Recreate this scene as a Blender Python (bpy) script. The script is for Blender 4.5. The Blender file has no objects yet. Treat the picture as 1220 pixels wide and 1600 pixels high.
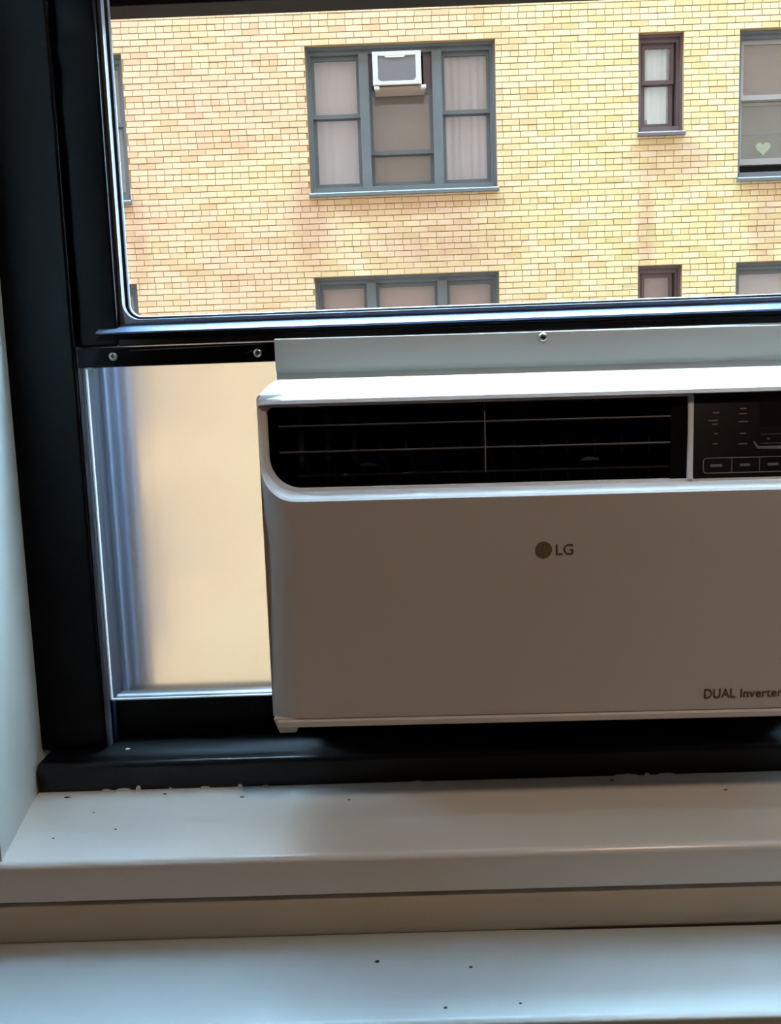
import bpy, math, random
from mathutils import Matrix, Vector
random.seed(7)
S = bpy.context.scene
COL = S.collection
E = 1.40                       # eye height above the room floor; geometry below is written with z measured from the eye

# ------------------------------------------------------------------ camera
cam_d = bpy.data.cameras.new('camera')
cam_d.sensor_fit = 'HORIZONTAL'
cam_d.sensor_width = 36.0
cam_d.lens = 1250.0 / 1220.0 * 36.0
cam_d.clip_start = 0.02
cam_d.clip_end = 200
cam = bpy.data.objects.new('camera', cam_d)
COL.objects.link(cam)
PITCH, YAW, ROLL = 0.119, 0.0107, 0.0342
def cam_matrix():
    f = Vector((0, 1, 0)); r = Vector((1, 0, 0)); u = Vector((0, 0, 1))
    q = Matrix.Rotation(YAW, 3, u); f = q @ f; r = q @ r
    q = Matrix.Rotation(-PITCH, 3, r); f = q @ f; u = q @ u
    q = Matrix.Rotation(ROLL, 3, f); r = q @ r; u = q @ u
    m = Matrix((r, u, -f)).transposed().to_4x4()
    m.translation = Vector((0, 0, E))
    return m
cam.matrix_world = cam_matrix()
S.camera = cam
cam_d.dof.use_dof = False

# ------------------------------------------------------------------ sky, lamp, exposure
SKY = 87.0
w = bpy.data.worlds.new('overcast_sky'); S.world = w; w.use_nodes = True
nt = w.node_tree; nt.nodes.clear()
out = nt.nodes.new('ShaderNodeOutputWorld'); bg = nt.nodes.new('ShaderNodeBackground')
tc = nt.nodes.new('ShaderNodeTexCoord'); sx = nt.nodes.new('ShaderNodeSeparateXYZ')
rp = nt.nodes.new('ShaderNodeValToRGB')
rp.color_ramp.elements[0].position = 0.0; rp.color_ramp.elements[0].color = (.10, .105, .11, 1)
rp.color_ramp.elements[1].position = 1.0; rp.color_ramp.elements[1].color = (.41, .71, 1.0, 1)      # overcast: the zenith is about three times the horizon
e_ = rp.color_ramp.elements.new(.06); e_.color = (.17, .24, .29, 1)
nt.links.new(tc.outputs['Generated'], sx.inputs[0]); nt.links.new(sx.outputs['Z'], rp.inputs[0])
nt.links.new(rp.outputs[0], bg.inputs['Color']); bg.inputs['Strength'].default_value = SKY
nt.links.new(bg.outputs[0], out.inputs[0])
# bright haze around the hidden sun: high, beyond the left end of the building opposite
sun_d = bpy.data.lights.new('hazy_sun', 'SUN'); sun_d.energy = 17; sun_d.angle = math.radians(12); sun_d.color = (.55, .80, 1.0)
sun = bpy.data.objects.new('hazy_sun', sun_d); COL.objects.link(sun)
SAZ, SEL = math.radians(50), math.radians(64)
sdir = Vector((-math.sin(SAZ) * math.cos(SEL), math.cos(SAZ) * math.cos(SEL), math.sin(SEL)))
sun.rotation_euler = sdir.to_track_quat('Z', 'Y').to_euler(); sun.location = (-6, 6, 12)
S.view_settings.view_transform = 'Standard'
S.view_settings.look = 'None'
S.view_settings.exposure = 0.0
S.view_settings.gamma = 1.0
S.view_settings.use_curve_mapping = False
FILL_W = 15.5                    # warm fill lamp added behind the photographer, built with its fitting below

# ------------------------------------------------------------------ helpers
def lin(c):
    r = []
    for v in c[:3]:
        v /= 255.0
        r.append(v / 12.92 if v <= .04045 else ((v + .055) / 1.055) ** 2.4)
    return (*r, 1)
def mat(name, col, rough=.5, metal=0.0, spec=.5, var=0.0, scale=8.0, bump=0.0, bscale=60.0, coat=0.0):
    m = bpy.data.materials.new(name); m.use_nodes = True
    n = m.node_tree; b = n.nodes['Principled BSDF']
    b.inputs['Base Color'].default_value = lin(col)
    b.inputs['Roughness'].default_value = rough
    b.inputs['Metallic'].default_value = metal
    b.inputs['Specular IOR Level'].default_value = spec
    b.inputs['Coat Weight'].default_value = coat
    b.inputs['Coat Roughness'].default_value = .15
    g = n.nodes.new('ShaderNodeNewGeometry')
    if var:
        t = n.nodes.new('ShaderNodeTexNoise'); t.inputs['Scale'].default_value = scale
        t.inputs['Detail'].default_value = 5
        mx = n.nodes.new('ShaderNodeMix'); mx.data_type = 'RGBA'
        c = lin(col)
        mx.inputs[6].default_value = tuple(v * (1 - var) for v in c[:3]) + (1,)
        mx.inputs[7].default_value = tuple(min(1, v * (1 + var)) for v in c[:3]) + (1,)
        n.links.new(g.outputs['Position'], t.inputs['Vector'])
        n.links.new(t.outputs['Fac'], mx.inputs[0]); n.links.new(mx.outputs[2], b.inputs['Base Color'])
    if bump:
        t2 = n.nodes.new('ShaderNodeTexNoise'); t2.inputs['Scale'].default_value = bscale; t2.inputs['Detail'].default_value = 4
        bp = n.nodes.new('ShaderNodeBump'); bp.inputs['Strength'].default_value = bump; bp.inputs['Distance'].default_value = .003
        n.links.new(g.outputs['Position'], t2.inputs['Vector'])
        n.links.new(t2.outputs['Fac'], bp.inputs['Height']); n.links.new(bp.outputs[0], b.inputs['Normal'])
    return m
def glass_mat(name, tint=(1, 1, 1), refl=1.0, ior=1.5, dirt=0.0, dirt_col=(.7, .72, .72)):
    m = bpy.data.materials.new(name); m.use_nodes = True
    n = m.node_tree; n.nodes.clear()
    o = n.nodes.new('ShaderNodeOutputMaterial'); tr = n.nodes.new('ShaderNodeBsdfTransparent'); gl = n.nodes.new('ShaderNodeBsdfGlossy')
    tr.inputs[0].default_value = (*tint, 1); gl.inputs['Roughness'].default_value = .01
    fr = n.nodes.new('ShaderNodeFresnel')
    ge = n.nodes.new('ShaderNodeNewGeometry'); io = n.nodes.new('ShaderNodeMix')     # same reflectance from both sides of the thin pane
    io.inputs[2].default_value = ior; io.inputs[3].default_value = 1.0 / ior
    n.links.new(ge.outputs['Backfacing'], io.inputs[0]); n.links.new(io.outputs[0], fr.inputs['IOR'])
    ml = n.nodes.new('ShaderNodeMath'); ml.operation = 'MULTIPLY'; ml.inputs[1].default_value = refl
    mx = n.nodes.new('ShaderNodeMixShader')
    n.links.new(fr.outputs[0], ml.inputs[0]); n.links.new(ml.outputs[0], mx.inputs[0])
    n.links.new(tr.outputs[0], mx.inputs[1]); n.links.new(gl.outputs[0], mx.inputs[2])
    last = mx
    if dirt:
        df = n.nodes.new('ShaderNodeBsdfDiffuse'); df.inputs[0].default_value = (*dirt_col, 1)
        m2 = n.nodes.new('ShaderNodeMixShader'); m2.inputs[0].default_value = dirt
        n.links.new(mx.outputs[0], m2.inputs[1]); n.links.new(df.outputs[0], m2.inputs[2]); last = m2
    n.links.new(last.outputs[0], o.inputs[0])
    return m

BA = XL = None
class MB:
    def __init__(s): s.v = []; s.f = []; s.mi = []
    def add(s, vs, fs, mi=0):
        k = len(s.v); s.v += [tuple(p) for p in vs]; s.f += [tuple(i + k for i in f) for f in fs]; s.mi += [mi] * len(fs); return s
    def box(s, x0, x1, y0, y1, z0, z1, mi=0):
        return s.add([(x0, y0, z0), (x1, y0, z0), (x1, y1, z0), (x0, y1, z0), (x0, y0, z1), (x1, y0, z1), (x1, y1, z1), (x0, y1, z1)],
                     [(0, 3, 2, 1), (4, 5, 6, 7), (0, 1, 5, 4), (1, 2, 6, 5), (2, 3, 7, 6), (3, 0, 4, 7)], mi)
    def prism(s, pts, axis, a, b):
        """closed polygon extruded along an axis; pts are the other two coordinates in x,y,z order"""
        n = len(pts)
        def P(p, t):
            return {'x': (t, p[0], p[1]), 'y': (p[0], t, p[1]), 'z': (p[0], p[1], t)}[axis]
        ar = sum(pts[i][0] * pts[(i + 1) % n][1] - pts[(i + 1) % n][0] * pts[i][1] for i in range(n))
        flip = (ar > 0) == (axis == 'y')
        vs = [P(p, a) for p in pts] + [P(p, b) for p in pts]
        fs = [tuple(range(n))[::-1], tuple(range(n, 2 * n))] + [(i, (i + 1) % n, n + (i + 1) % n, n + i) for i in range(n)]
        if flip: fs = [f[::-1] for f in fs]
        return s.add(vs, fs)
    def cyl(s, c, r, h, axis='y', n=20, r2=None):
        r2 = r if r2 is None else r2
        vs = []
        for k, (t, q) in enumerate(((0, r), (h, r2))):
            for i in range(n):
                a = 2 * math.pi * i / n; u, v = q * math.cos(a), q * math.sin(a)
                vs.append({'y': (c[0] + u, c[1] + t, c[2] + v), 'x': (c[0] + t, c[1] + u, c[2] + v), 'z': (c[0] + u, c[1] + v, c[2] + t)}[axis])
        fs = [tuple(range(n)), tuple(range(n, 2 * n))[::-1]] + [(i, n + i, n + (i + 1) % n, (i + 1) % n) for i in range(n)]
        if axis != 'y': fs = [f[::-1] for f in fs]
        return s.add(vs, fs)
    def build(s, name, m, parent=None, base=(0, 0, 0), bevel=0.0, smooth=None, seg=2):
        me = bpy.data.meshes.new(name)
        if base == BA: s.v = [(x, y, z - .0068 * (x - XL)) for x, y, z in s.v]      # the unit hangs a touch lower at its right
        me.from_pydata([(x - base[0], y - base[1], z - base[2]) for x, y, z in s.v], [], s.f)
        ms = m if isinstance(m, (list, tuple)) else [m]
        for q in ms: me.materials.append(q)
        me.polygons.foreach_set('material_index', s.mi)
        if smooth:
            me.polygons.foreach_set('use_smooth', [True] * len(me.polygons))
            me.set_sharp_from_angle(angle=math.radians(smooth))
        me.update()
        o = bpy.data.objects.new(name, me); COL.objects.link(o)
        if parent is not None: o.parent = parent
        else: o.location = (base[0], base[1], base[2] + E)
        if bevel:
            b = o.modifiers.new('bevel', 'BEVEL'); b.width = bevel; b.segments = seg; b.limit_method = 'ANGLE'
            me.polygons.foreach_set('use_smooth', [True] * len(me.polygons))
            if not smooth: me.set_sharp_from_angle(angle=math.radians(40))
            b.harden_normals = True
        return o
def tag(o, label=None, cat=None, group=None, kind=None):
    if label: o['label'] = label
    if cat: o['category'] = cat
    if group: o['group'] = group
    if kind: o['kind'] = kind
    return o
def empty(name, base, label=None, cat=None, group=None, kind=None):
    o = bpy.data.objects.new(name, None); COL.objects.link(o)
    o.location = (base[0], base[1], base[2] + E); o.empty_display_size = .1
    return tag(o, label, cat, group, kind)
def box(*a): return MB().box(*a)

# ------------------------------------------------------------------ materials
M = {}
M['wall'] = mat('wall_paint', (208, 216, 213), .55, var=.04, scale=3, bump=.15, bscale=40)
M['outer_brick'] = mat('own_facade_brick', (98, 74, 58), .8, var=.15, scale=3)
M['trim'] = mat('white_gloss_paint', (229, 228, 223), .24, var=.05, scale=9, bump=.12, bscale=25)
M['trim2'] = mat('aged_white_paint', (190, 182, 166), .42, var=.10, scale=7, bump=.2, bscale=30)
M['ledge'] = mat('ledge_paint', (188, 198, 198), .33, var=.05, scale=5, bump=.1, bscale=20)
M['black'] = mat('black_frame_paint', (3, 2, 3), .30, spec=.10, var=.25, scale=20, bump=.08, bscale=70)
M['black_gloss'] = mat('black_gloss_bevel_paint', (3, 2, 3), .30, spec=.6, var=.25, scale=20, bump=.08, bscale=70)
M['black_soft'] = mat('black_satin_paint', (2, 1, 2), .42, spec=.28, var=.25, scale=20, bump=.1, bscale=60)
M['ledge_grey'] = mat('sky_sheen_ledge', (97, 109, 134), .3, var=.2, scale=10)  # blue-grey imitates the sky's reflection along the black sash bevel
M['gasket'] = mat('grey_glazing_bead', (109, 108, 114), .35, var=.08)
M['stop'] = mat('grey_sheen_stop', (58, 62, 74), .4, var=.2, scale=15)  # grey-blue puts the reflection on the black jamb lip into the colour
M['track'] = mat('weathered_navy_frame', (10, 14, 26), .6, spec=.12, var=.2, scale=12)
M['track_rib'] = mat('pale_track_rib', (85, 92, 112), .4)  # ribs paler than the track
M['ac'] = mat('white_plastic', (211, 205, 200), .50, var=.015, scale=3)
M['ac_case'] = mat('painted_steel_case', (190, 188, 182), .45)
M['ac_gap'] = mat('black_plastic', (6, 6, 7), .45, spec=.15)
M['ac_slat'] = mat('black_slat_plastic', (12, 12, 13), .4, spec=.2)
M['slat_edge'] = mat('grey_slat_edge', (85, 85, 88), .35)
M['ctrl'] = mat('control_panel_gloss', (16, 11, 10), .25, spec=.12)
M['display'] = mat('display_black', (10, 8, 9), .12)
M['print'] = mat('grey_panel_print', (82, 76, 74), .5)
M['btn'] = mat('button_outline_print', (120, 116, 112), .4)
M['ink'] = mat('grey_brown_logo_ink', (92, 80, 66), .5)
M['ink2'] = mat('olive_logo_ink', (120, 112, 82), .45)
M['ink3'] = mat('olive_logo_ink_dark', (108, 96, 72), .45)
M['screw'] = mat('zinc_screw', (185, 190, 185), .3, metal=1.0)
M['screw_dark'] = mat('screw_slot_dark', (20, 20, 22), .5)
M['strip'] = mat('white_mounting_rail', (196, 196, 190), .45, var=.02)
M['chip'] = mat('chipped_white_paint', (205, 205, 195), .6)
M['fleck'] = mat('dark_fleck', (45, 44, 46), .7)
M['wood'] = mat('reddish_brown_wood', (120, 72, 50), .45, var=.25, scale=14)
M['glass'] = glass_mat('clear_glass')
M['farglass'] = glass_mat('far_window_glass', tint=(.93, .95, .95), refl=1.4, dirt=.07, dirt_col=(.42, .36, .32))
M['far_frame'] = mat('slate_grey_frame', (72, 73, 72), .5, var=.12, scale=6)
M['far_brown'] = mat('brown_grey_frame', (76, 57, 55), .5, var=.12, scale=6)
M['far_light'] = mat('light_grey_sash', (128, 118, 112), .5)
M['duct'] = mat('matt_black_duct', (5, 5, 6), .7, spec=.05)
M['far_sill'] = mat('grey_metal_sill', (72, 71, 68), .45, var=.1, scale=6)
M['far_room'] = mat('dim_room', (54, 46, 37), .8)
M['mortar'] = mat('mortar', (128, 94, 54), .9, var=.18, scale=4, bump=.3, bscale=50)
M['coping'] = mat('stone_coping', (139, 124, 104), .8, var=.1)
M['far_white'] = mat('far_white_plastic', (158, 148, 136), .4)
M['far_coil'] = mat('grey_coil_mesh', (92, 82, 79), .6, var=.1, scale=40)
M['sheer'] = mat('sheer_curtain', (187, 166, 164), .8, var=.08, scale=3)
M['lace'] = mat('pale_blue_curtain', (139, 130, 127), .8, var=.08, scale=3)
M['beige'] = mat('beige_shade', (174, 136, 125), .8, var=.08, scale=3)
M['taupe'] = mat('taupe_shade', (124, 97, 80), .8, var=.12, scale=3)
M['greenish'] = mat('grey_green_shade', (98, 92, 71), .8, var=.15, scale=3)
M['white_cloth'] = mat('white_cloth', (255, 255, 255), .8)
M['heart'] = mat('pale_green_heart', (155, 169, 128), .6)
M['asphalt'] = mat('courtyard_paving', (120, 118, 112), .9, var=.1, scale=1)
M['floorwood'] = mat('brown_floor', (115, 76, 52), .4, var=.2, scale=6)
M['room'] = mat('room_paint', (170, 150, 132), .7, var=.03)

# acrylic side panel: clear sheet with a hazy, blurring surface
m = bpy.data.materials.new('hazy_acrylic'); m.use_nodes = True
b = m.node_tree.nodes['Principled BSDF']
b.inputs['Base Color'].default_value = (.97, .97, .98, 1)
b.inputs['Transmission Weight'].default_value = 1.0
b.inputs['Roughness'].default_value = .215
b.inputs['IOR'].default_value = 1.40
M['acrylic'] = m
n = m.node_tree; o_ = n.nodes['Material Output']; tr_ = n.nodes.new('ShaderNodeBsdfTransparent'); mx_ = n.nodes.new('ShaderNodeMixShader'); mx_.inputs[0].default_value = .90
n.links.new(tr_.outputs[0], mx_.inputs[1]); n.links.new(b.outputs[0], mx_.inputs[2]); n.links.new(mx_.outputs[0], o_.inputs[0])   # part of the light passes straight through
m = bpy.data.materials.new('acrylic_edge_sheen'); m.use_nodes = True
b = m.node_tree.nodes['Principled BSDF']
b.inputs['Base Color'].default_value = (.62, .66, .72, 1); b.inputs['Roughness'].default_value = .3
M['acr_edge'] = m  # pale opaque colour stands for the reflections along the sheet's edges

# bricks: yellow to orange-cream glazed brick, patchy, with stains under the sills
STAINS = [(3.02, 2.05, .13, 1.15), (4.42, 2.05, .22, .75), (-3.0, 2.15, .16, .7), (.2, 2.45, 1.3, .22), (3.3, 2.85, .6, .35), (-.95, 2.3, .3, .8), (4.9, 2.35, .8, .6), (.6, 2.0, 1.1, .45)]
def brick_mat(name, yel, ora):
    m = bpy.data.materials.new(name); m.use_nodes = True
    n = m.node_tree; L = n.links; b = n.nodes['Principled BSDF']
    b.inputs['Roughness'].default_value = .55; b.inputs['Specular IOR Level'].default_value = .3
    g = n.nodes.new('ShaderNodeNewGeometry')
    def mth(op, a, c=None, clamp=False):
        q = n.nodes.new('ShaderNodeMath'); q.operation = op; q.use_clamp = clamp
        for i, x in enumerate((a, c)):
            if x is None: continue
            if isinstance(x, (int, float)): q.inputs[i].default_value = x
            else: L.new(x, q.inputs[i])
        return q.outputs[0]
    sp = n.nodes.new('ShaderNodeSeparateXYZ'); L.new(g.outputs['Position'], sp.inputs[0])
    X, Z = sp.outputs['X'], sp.outputs['Z']
    t = n.nodes.new('ShaderNodeTexNoise'); t.inputs['Scale'].default_value = .75; t.inputs['Detail'].default_value = 6; t.inputs['Roughness'].default_value = .62
    L.new(g.outputs['Position'], t.inputs['Vector'])
    # the wall runs from orange cream at its left end to yellow at the right
    side = mth('MULTIPLY', mth('SUBTRACT', X, -.4), .16)
    f = mth('ADD', mth('MULTIPLY', mth('SUBTRACT', t.outputs['Fac'], .5), 2.2), mth('ADD', side, .38), True)
    mx = n.nodes.new('ShaderNodeMix'); mx.data_type = 'RGBA'
    mx.inputs[6].default_value = lin(ora); mx.inputs[7].default_value = lin(yel); L.new(f, mx.inputs[0])
    tot = None
    for (x, z, sx_, sz_) in STAINS:
        dx = mth('MULTIPLY', mth('SUBTRACT', X, x), 1 / sx_); dz = mth('MULTIPLY', mth('SUBTRACT', Z, z + E), 1 / sz_)
        d = mth('ADD', mth('MULTIPLY', dx, dx), mth('MULTIPLY', dz, dz))
        k = mth('SUBTRACT', 1.0, d, True)
        tot = k if tot is None else mth('MAXIMUM', tot, k)
    t3 = n.nodes.new('ShaderNodeTexNoise'); t3.inputs['Scale'].default_value = 5; t3.inputs['Detail'].default_value = 5
    L.new(g.outputs['Position'], t3.inputs['Vector'])
    st = mth('MULTIPLY', tot, mth('MULTIPLY', t3.outputs['Fac'], .95), True)
    m2 = n.nodes.new('ShaderNodeMix'); m2.data_type = 'RGBA'; L.new(st, m2.inputs[0]); L.new(mx.outputs[2], m2.inputs[6])
    m2.inputs[7].default_value = lin((150, 104, 78))
    # sooty streaks that follow the courses
    mp = n.nodes.new('ShaderNodeMapping'); mp.inputs['Scale'].default_value = (.9, 1, 7.0); L.new(g.outputs['Position'], mp.inputs[0])
    t4 = n.nodes.new('ShaderNodeTexNoise'); t4.inputs['Scale'].default_value = 1.6; t4.inputs['Detail'].default_value = 4; L.new(mp.outputs[0], t4.inputs['Vector'])
    so = mth('MULTIPLY', mth('SUBTRACT', t4.outputs['Fac'], .64), 3.6, True)
    so = mth('MINIMUM', so, .45)
    m3 = n.nodes.new('ShaderNodeMix'); m3.data_type = 'RGBA'; L.new(so, m3.inputs[0]); L.new(m2.outputs[2], m3.inputs[6])
    m3.inputs[7].default_value = lin((136, 100, 80))
    L.new(m3.outputs[2], b.inputs['Base Color'])
    return m
BR = [brick_mat('yellow_brick', (172, 148, 101), (171, 138, 103)),
      brick_mat('pale_yellow_brick', (176, 155, 111), (179, 143, 110)),
      brick_mat('ochre_brick', (166, 142, 93), (168, 130, 96)),
      brick_mat('cream_brick', (176, 153, 117), (175, 142, 110))]

# ------------------------------------------------------------------ the room shell
WX0, WX1, WZ0, WZ1 = -.44, .64, -.4605, 1.66      # window opening
WY0, WY1 = .735, 1.07                            # inner and outer face of the window wall
mb = MB()
mb.prism([(-45, WY0), (-.400, WY0), (-.44, .925), (-.44, WY1), (-45, WY1)], 'z', WZ0, WZ1)
mb.prism([(.605, WY0), (45, WY0), (45, WY1), (WX1, WY1), (WX1, .925)], 'z', WZ0, WZ1)
mb.box(-45, 45, WY0, WY1, -9, WZ0)
mb.box(-45, 45, WY0, WY1, WZ1, 30.0)  # unseen wall drawn tall and wide to cut sky light on the bricks opposite
tag(mb.build('wall_front', M['wall']), kind='structure')
mb = MB()
mb.box(-45, WX0 - .01, WY1, WY1 + .03, WZ0 - .05, WZ1); mb.box(WX1 + .01, 45, WY1, WY1 + .03, WZ0 - .05, WZ1)
mb.box(-45, 45, WY1, WY1 + .03, -9, WZ0 - .05); mb.box(-45, 45, WY1, WY1 + .03, WZ1, 30.0)
tag(mb.build('wall_outside', M['outer_brick']), kind='structure')  # unseen dark outer skin, added to cut light bounced across the courtyard
tag(box(-1.9, 2.3, -3.0, WY0, -1.45, -1.40).build('floor', M['floorwood']), kind='structure')
tag(box(-1.9, 2.3, -3.0, WY0, 1.80, 1.86).build('ceiling', M['room']), kind='structure')
tag(box(-1.96, -1.9, -3.0, WY0, -1.40, 1.80).build('wall_left', M['room']), kind='structure')
tag(box(2.3, 2.36, -3.0, WY0, -1.40, 1.80).build('wall_right', M['room']), kind='structure')
tag(box(-1.96, 2.36, -3.06, -3.0, -1.40, 1.80).build('wall_back', M['room']), kind='structure')
tag(box(-14, 16, WY1 + .03, 30, -9.1, -9.0).build('ground', M['asphalt']), kind='structure')

# unseen fill lamp and fitting, added behind the photographer to warm the room
B0 = (.9, -.35, 1.80)
lamp = empty('fill_lamp', B0, 'added round fill lamp on the ceiling behind the camera, outside the picture', 'lamp')
MB().cyl((B0[0], B0[1], B0[2] - .03), .17, .03, 'z', 32).build('base', M['far_white'], lamp, B0)
ld = bpy.data.lights.new('fill_light', 'AREA'); ld.shape = 'DISK'; ld.size = .3; ld.energy = FILL_W; ld.color = (1.0, .74, .54)
lo = bpy.data.objects.new('fill_light', ld); COL.objects.link(lo); lo.parent = lamp; lo.location = (0, 0, -.05)

# ------------------------------------------------------------------ sill, mouldings
t1 = empty('trim_1', (0, .8, -.46), kind='structure')
BT = (0, .8, -.46)
sill = MB(); sill.prism([(.728, -.4605), (.728, -.424), (.732, -.420), (.885, -.420), (.885, -.4605)], 'x', -.43, .62)
sill.build('sill_board', M['trim'], t1, BT, bevel=.0025)
def fleck(x, y, z, s, parent, base, m, seed):
    random.seed(seed); n = 6
    pts = [(x + s * random.uniform(.5, 1.1) * math.cos(a), y + .55 * s * random.uniform(.4, 1.1) * math.sin(a)) for a in [2 * math.pi * i / n for i in range(n)]]
    q = MB(); q.prism(pts, 'z', z - .0002, z + .0007)
    return q
for i, (x, y) in enumerate([(-.39, .867), (-.278, .868), (-.187, .855), (-.308, .791), (-.345, .829), (-.367, .776), (-.066, .841), (.232, .87), (.349, .839)]):
    s_ = [.0035, .003, .0028, .0022, .0012, .0014, .0016, .004, .0025][i]
    fleck(x, y, -.42, s_, t1, BT, M['fleck'], i).build('paint_fleck', M['fleck'], t1, BT)
for i, (x, wd, h) in enumerate([(-.350, .012, .003), (-.330, .018, .0035), (-.312, .006, .006), (-.2747, .004, .003), (-.2347, .012, .003), (-.1939, .006, .005), (-.165, .010, .002), (.010, .016, .002), (.25, .03, .003), (.2747, .006, .004), (.2967, .022, .0028)]):
    q = MB(); random.seed(40 + i)
    pts = [(x - wd / 2, -.4200), (x + wd / 2, -.4200), (x + wd * .45, -.4200 + h * .6), (x + wd * .1, -.42 + h * random.uniform(.7, 1.2)), (x - wd * .3, -.42 + h * .8)]
    q.prism(pts, 'y', .8775, .8800); q.build('paint_chip', M['chip'], t1, BT)

t2 = empty('trim_2', (0, .735, -.48), kind='structure'); B2 = (0, .735, -.48)
q = MB(); q.prism([(.7365, -.503), (.7300, -.503), (.7270, -.498), (.7268, -.484), (.7285, -.472), (.7315, -.4665), (.7340, -.4635), (.7365, -.4632)], 'x', -.95, 1.2)
q.build('apron_moulding', M['trim2'], t2, B2, smooth=35)
q = MB(); q.prism([(.7365, -.4630), (.7330, -.4626), (.7330, -.4610), (.7365, -.4610)], 'x', -.95, 1.2); q.build('crack', M['far_brown'], t2, B2)
# the sill board carries on as horns over the wall at both sides
q = MB(); q.prism([(.728, -.4605), (.728, -.424), (.732, -.420), (.7352, -.420), (.7352, -.4605)], 'x', -.95, -.4301)
q.prism([(.728, -.4605), (.728, -.424), (.732, -.420), (.7352, -.420), (.7352, -.4605)], 'x', .6201, 1.2)
q.build('sill_horn', M['trim'], t1, BT, bevel=.0025)

BL = (0, .67, -1.4)
ledge = empty('window_ledge', BL, 'long pale painted ledge below the window sill with brown wooden front', 'ledge')
q = MB(); q.prism([(.612, -.522), (.612, -.506), (.616, -.503), (.7348, -.503), (.7348, -.522)], 'x', -.95, 1.2)
q.build('top_board', M['ledge'], ledge, BL, bevel=.002)
box(-.93, 1.18, .6165, .6365, -1.40, -.522).build('front_panel', M['wood'], ledge, BL, bevel=.002)
box(-.93, -.91, .6365, .7348, -1.40, -.522).build('end_panel', M['wood'], ledge, BL)
box(1.16, 1.18, .6365, .7348, -1.40, -.522).build('end_panel', M['wood'], ledge, BL)
for i, (x, y) in enumerate([(-.034, .689), (.052, .678), (.026, .628), (.09, .631)]):
    fleck(x, y, -.503, [.0028, .0022, .0022, .0016][i], ledge, BL, M['fleck'], 80 + i).build('paint_fleck', M['fleck'], ledge, BL)
q = MB(); q.prism([(.10, .7296), (.16, .7275), (.60, .7262), (1.1, .7262), (1.1, .7300), (.10, .7300)], 'z', -.5031, -.5026); q.build('dark_crack', M['fleck'], ledge, BL)

# ------------------------------------------------------------------ the black double-hung window
BW = (0.1, .95, -.42)
win = empty('window_1', BW, kind='structure')
def wp(q, name, m='black', bevel=.0015, **k): return q.build(name, M[m], win, BW, bevel=bevel, **k)
JX, JR = -.3618, .5618                           # inner faces of the jambs
# jambs: front casing face at Y .92
wp(box(-.455, JX, .920, .950, -.386, 1.66), 'jamb', bevel=.004)
wp(box(JR, .655, .920, .950, -.386, 1.66), 'jamb', bevel=.004)
wp(box(JX, -.3545, .934, .952, -.386, .090), 'jamb_stop', 'track', .0008)
wp(box(JX, -.3575, .924, .934, -.386, .090), 'jamb_stop', 'stop', .0008)
wp(box(-.44, JX + .008, .950, 1.095, -.40, 1.66), 'outer_jamb', 'track', .002)
wp(box(JR - .008, .64, .950, 1.095, -.40, 1.66), 'outer_jamb', 'track', .002)
for y_, h_ in ((.974, .006), (1.015, .0045), (1.06, .004)):
    wp(box(JX + .008, JX + .008 + h_, y_ - .0025, y_ + .0025, -.39, 1.66), 'track_rib', 'track_rib', .001)
    wp(box(JR - .008 - h_, JR - .008, y_ - .0025, y_ + .0025, -.39, 1.66), 'track_rib', 'track_rib', .001)
wp(box(-.44, .64, .920, WY1, 1.60, 1.66), 'head_jamb')
# stool projecting into the room, its chamfered top, and the bottom rail behind
q = MB(); q.prism([(.880, -.420), (.880, -.3905), (.8835, -.3865), (.950, -.3835), (.950, -.420)], 'x', -.4285, .6)
wp(q, 'stool', 'black_soft', .002)
q = MB(); q.prism([(.946, -.400), (.946, -.334), (.949, -.331), (1.0, -.3335), (1.10, -.430), (1.10, -.45), (1.0, -.45)], 'x', JX, JR)
wp(q, 'bottom_rail', 'black', .0015)
q = MB(); q.prism([(.9465, -.3312), (.9465, -.3290), (.952, -.3285), (.952, -.3312)], 'x', JX + .008, JR); wp(q, 'edge_highlight', 'acr_edge', .0005)  # pale strip paints the bright highlight line below the sheet
q = fleck(-.334, .915, -.3850, .004, win, BW, None, 5); wp(q, 'paint_fleck', 'chip', 0)
# raised lower sash : stiles, bottom rail, glazing bead with rounded corners, pane
GX0, GX1, GZ0, GZ1 = -.310, .510, .122, 1.08
def rrect(x0, x1, z0, z1, r, n=8):
    p = []
    for cx, cz, a0 in ((x1 - r, z1 - r, 0), (x0 + r, z1 - r, 90), (x0 + r, z0 + r, 180), (x1 - r, z0 + r, 270)):
        for i in range(n + 1):
            a = math.radians(a0 + 90 * i / n); p.append((cx + r * math.cos(a), cz + r * math.sin(a)))
    return p
def rings(loops, closed_front=False):
    """loops: list of (points in x,z ; y) bridged one after the other"""
    q = MB(); n = len(loops[0][0]); vs = []
    for pts, y in loops: vs += [(p[0], y, p[1]) for p in pts]
    fs = []
    for k in range(len(loops) - 1):
        for i in range(n):
            j = (i + 1) % n
            fs.append((k * n + i, (k + 1) * n + i, (k + 1) * n + j, k * n + j))
    q.add(vs, fs); return q
SR = .018
wp(box(JX - .004, GX0 - .006, .9345, .972, .0905, 1.12), 'sash_stile', 'black', .003)
wp(box(GX1 + .006, JR + .004, .9345, .972, .0905, 1.12), 'sash_stile', 'black', .003)
q = MB(); q.prism([(.9345, .0905), (.9345, .1075), (.9362, .1105), (.949, .1170), (.972, .1170), (.972, .0905)], 'x', GX0 - .006, GX1 + .006)
wp(q, 'sash_rail', 'black_gloss', .0012)
q = MB(); q.prism([(.9240, .1040), (.9235, .1052), (.9260, .1066), (.9440, .1148), (.9560, .1185), (.9560, .1150), (.9340, .1040)], 'x', -.338, GX1 + .02)
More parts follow.
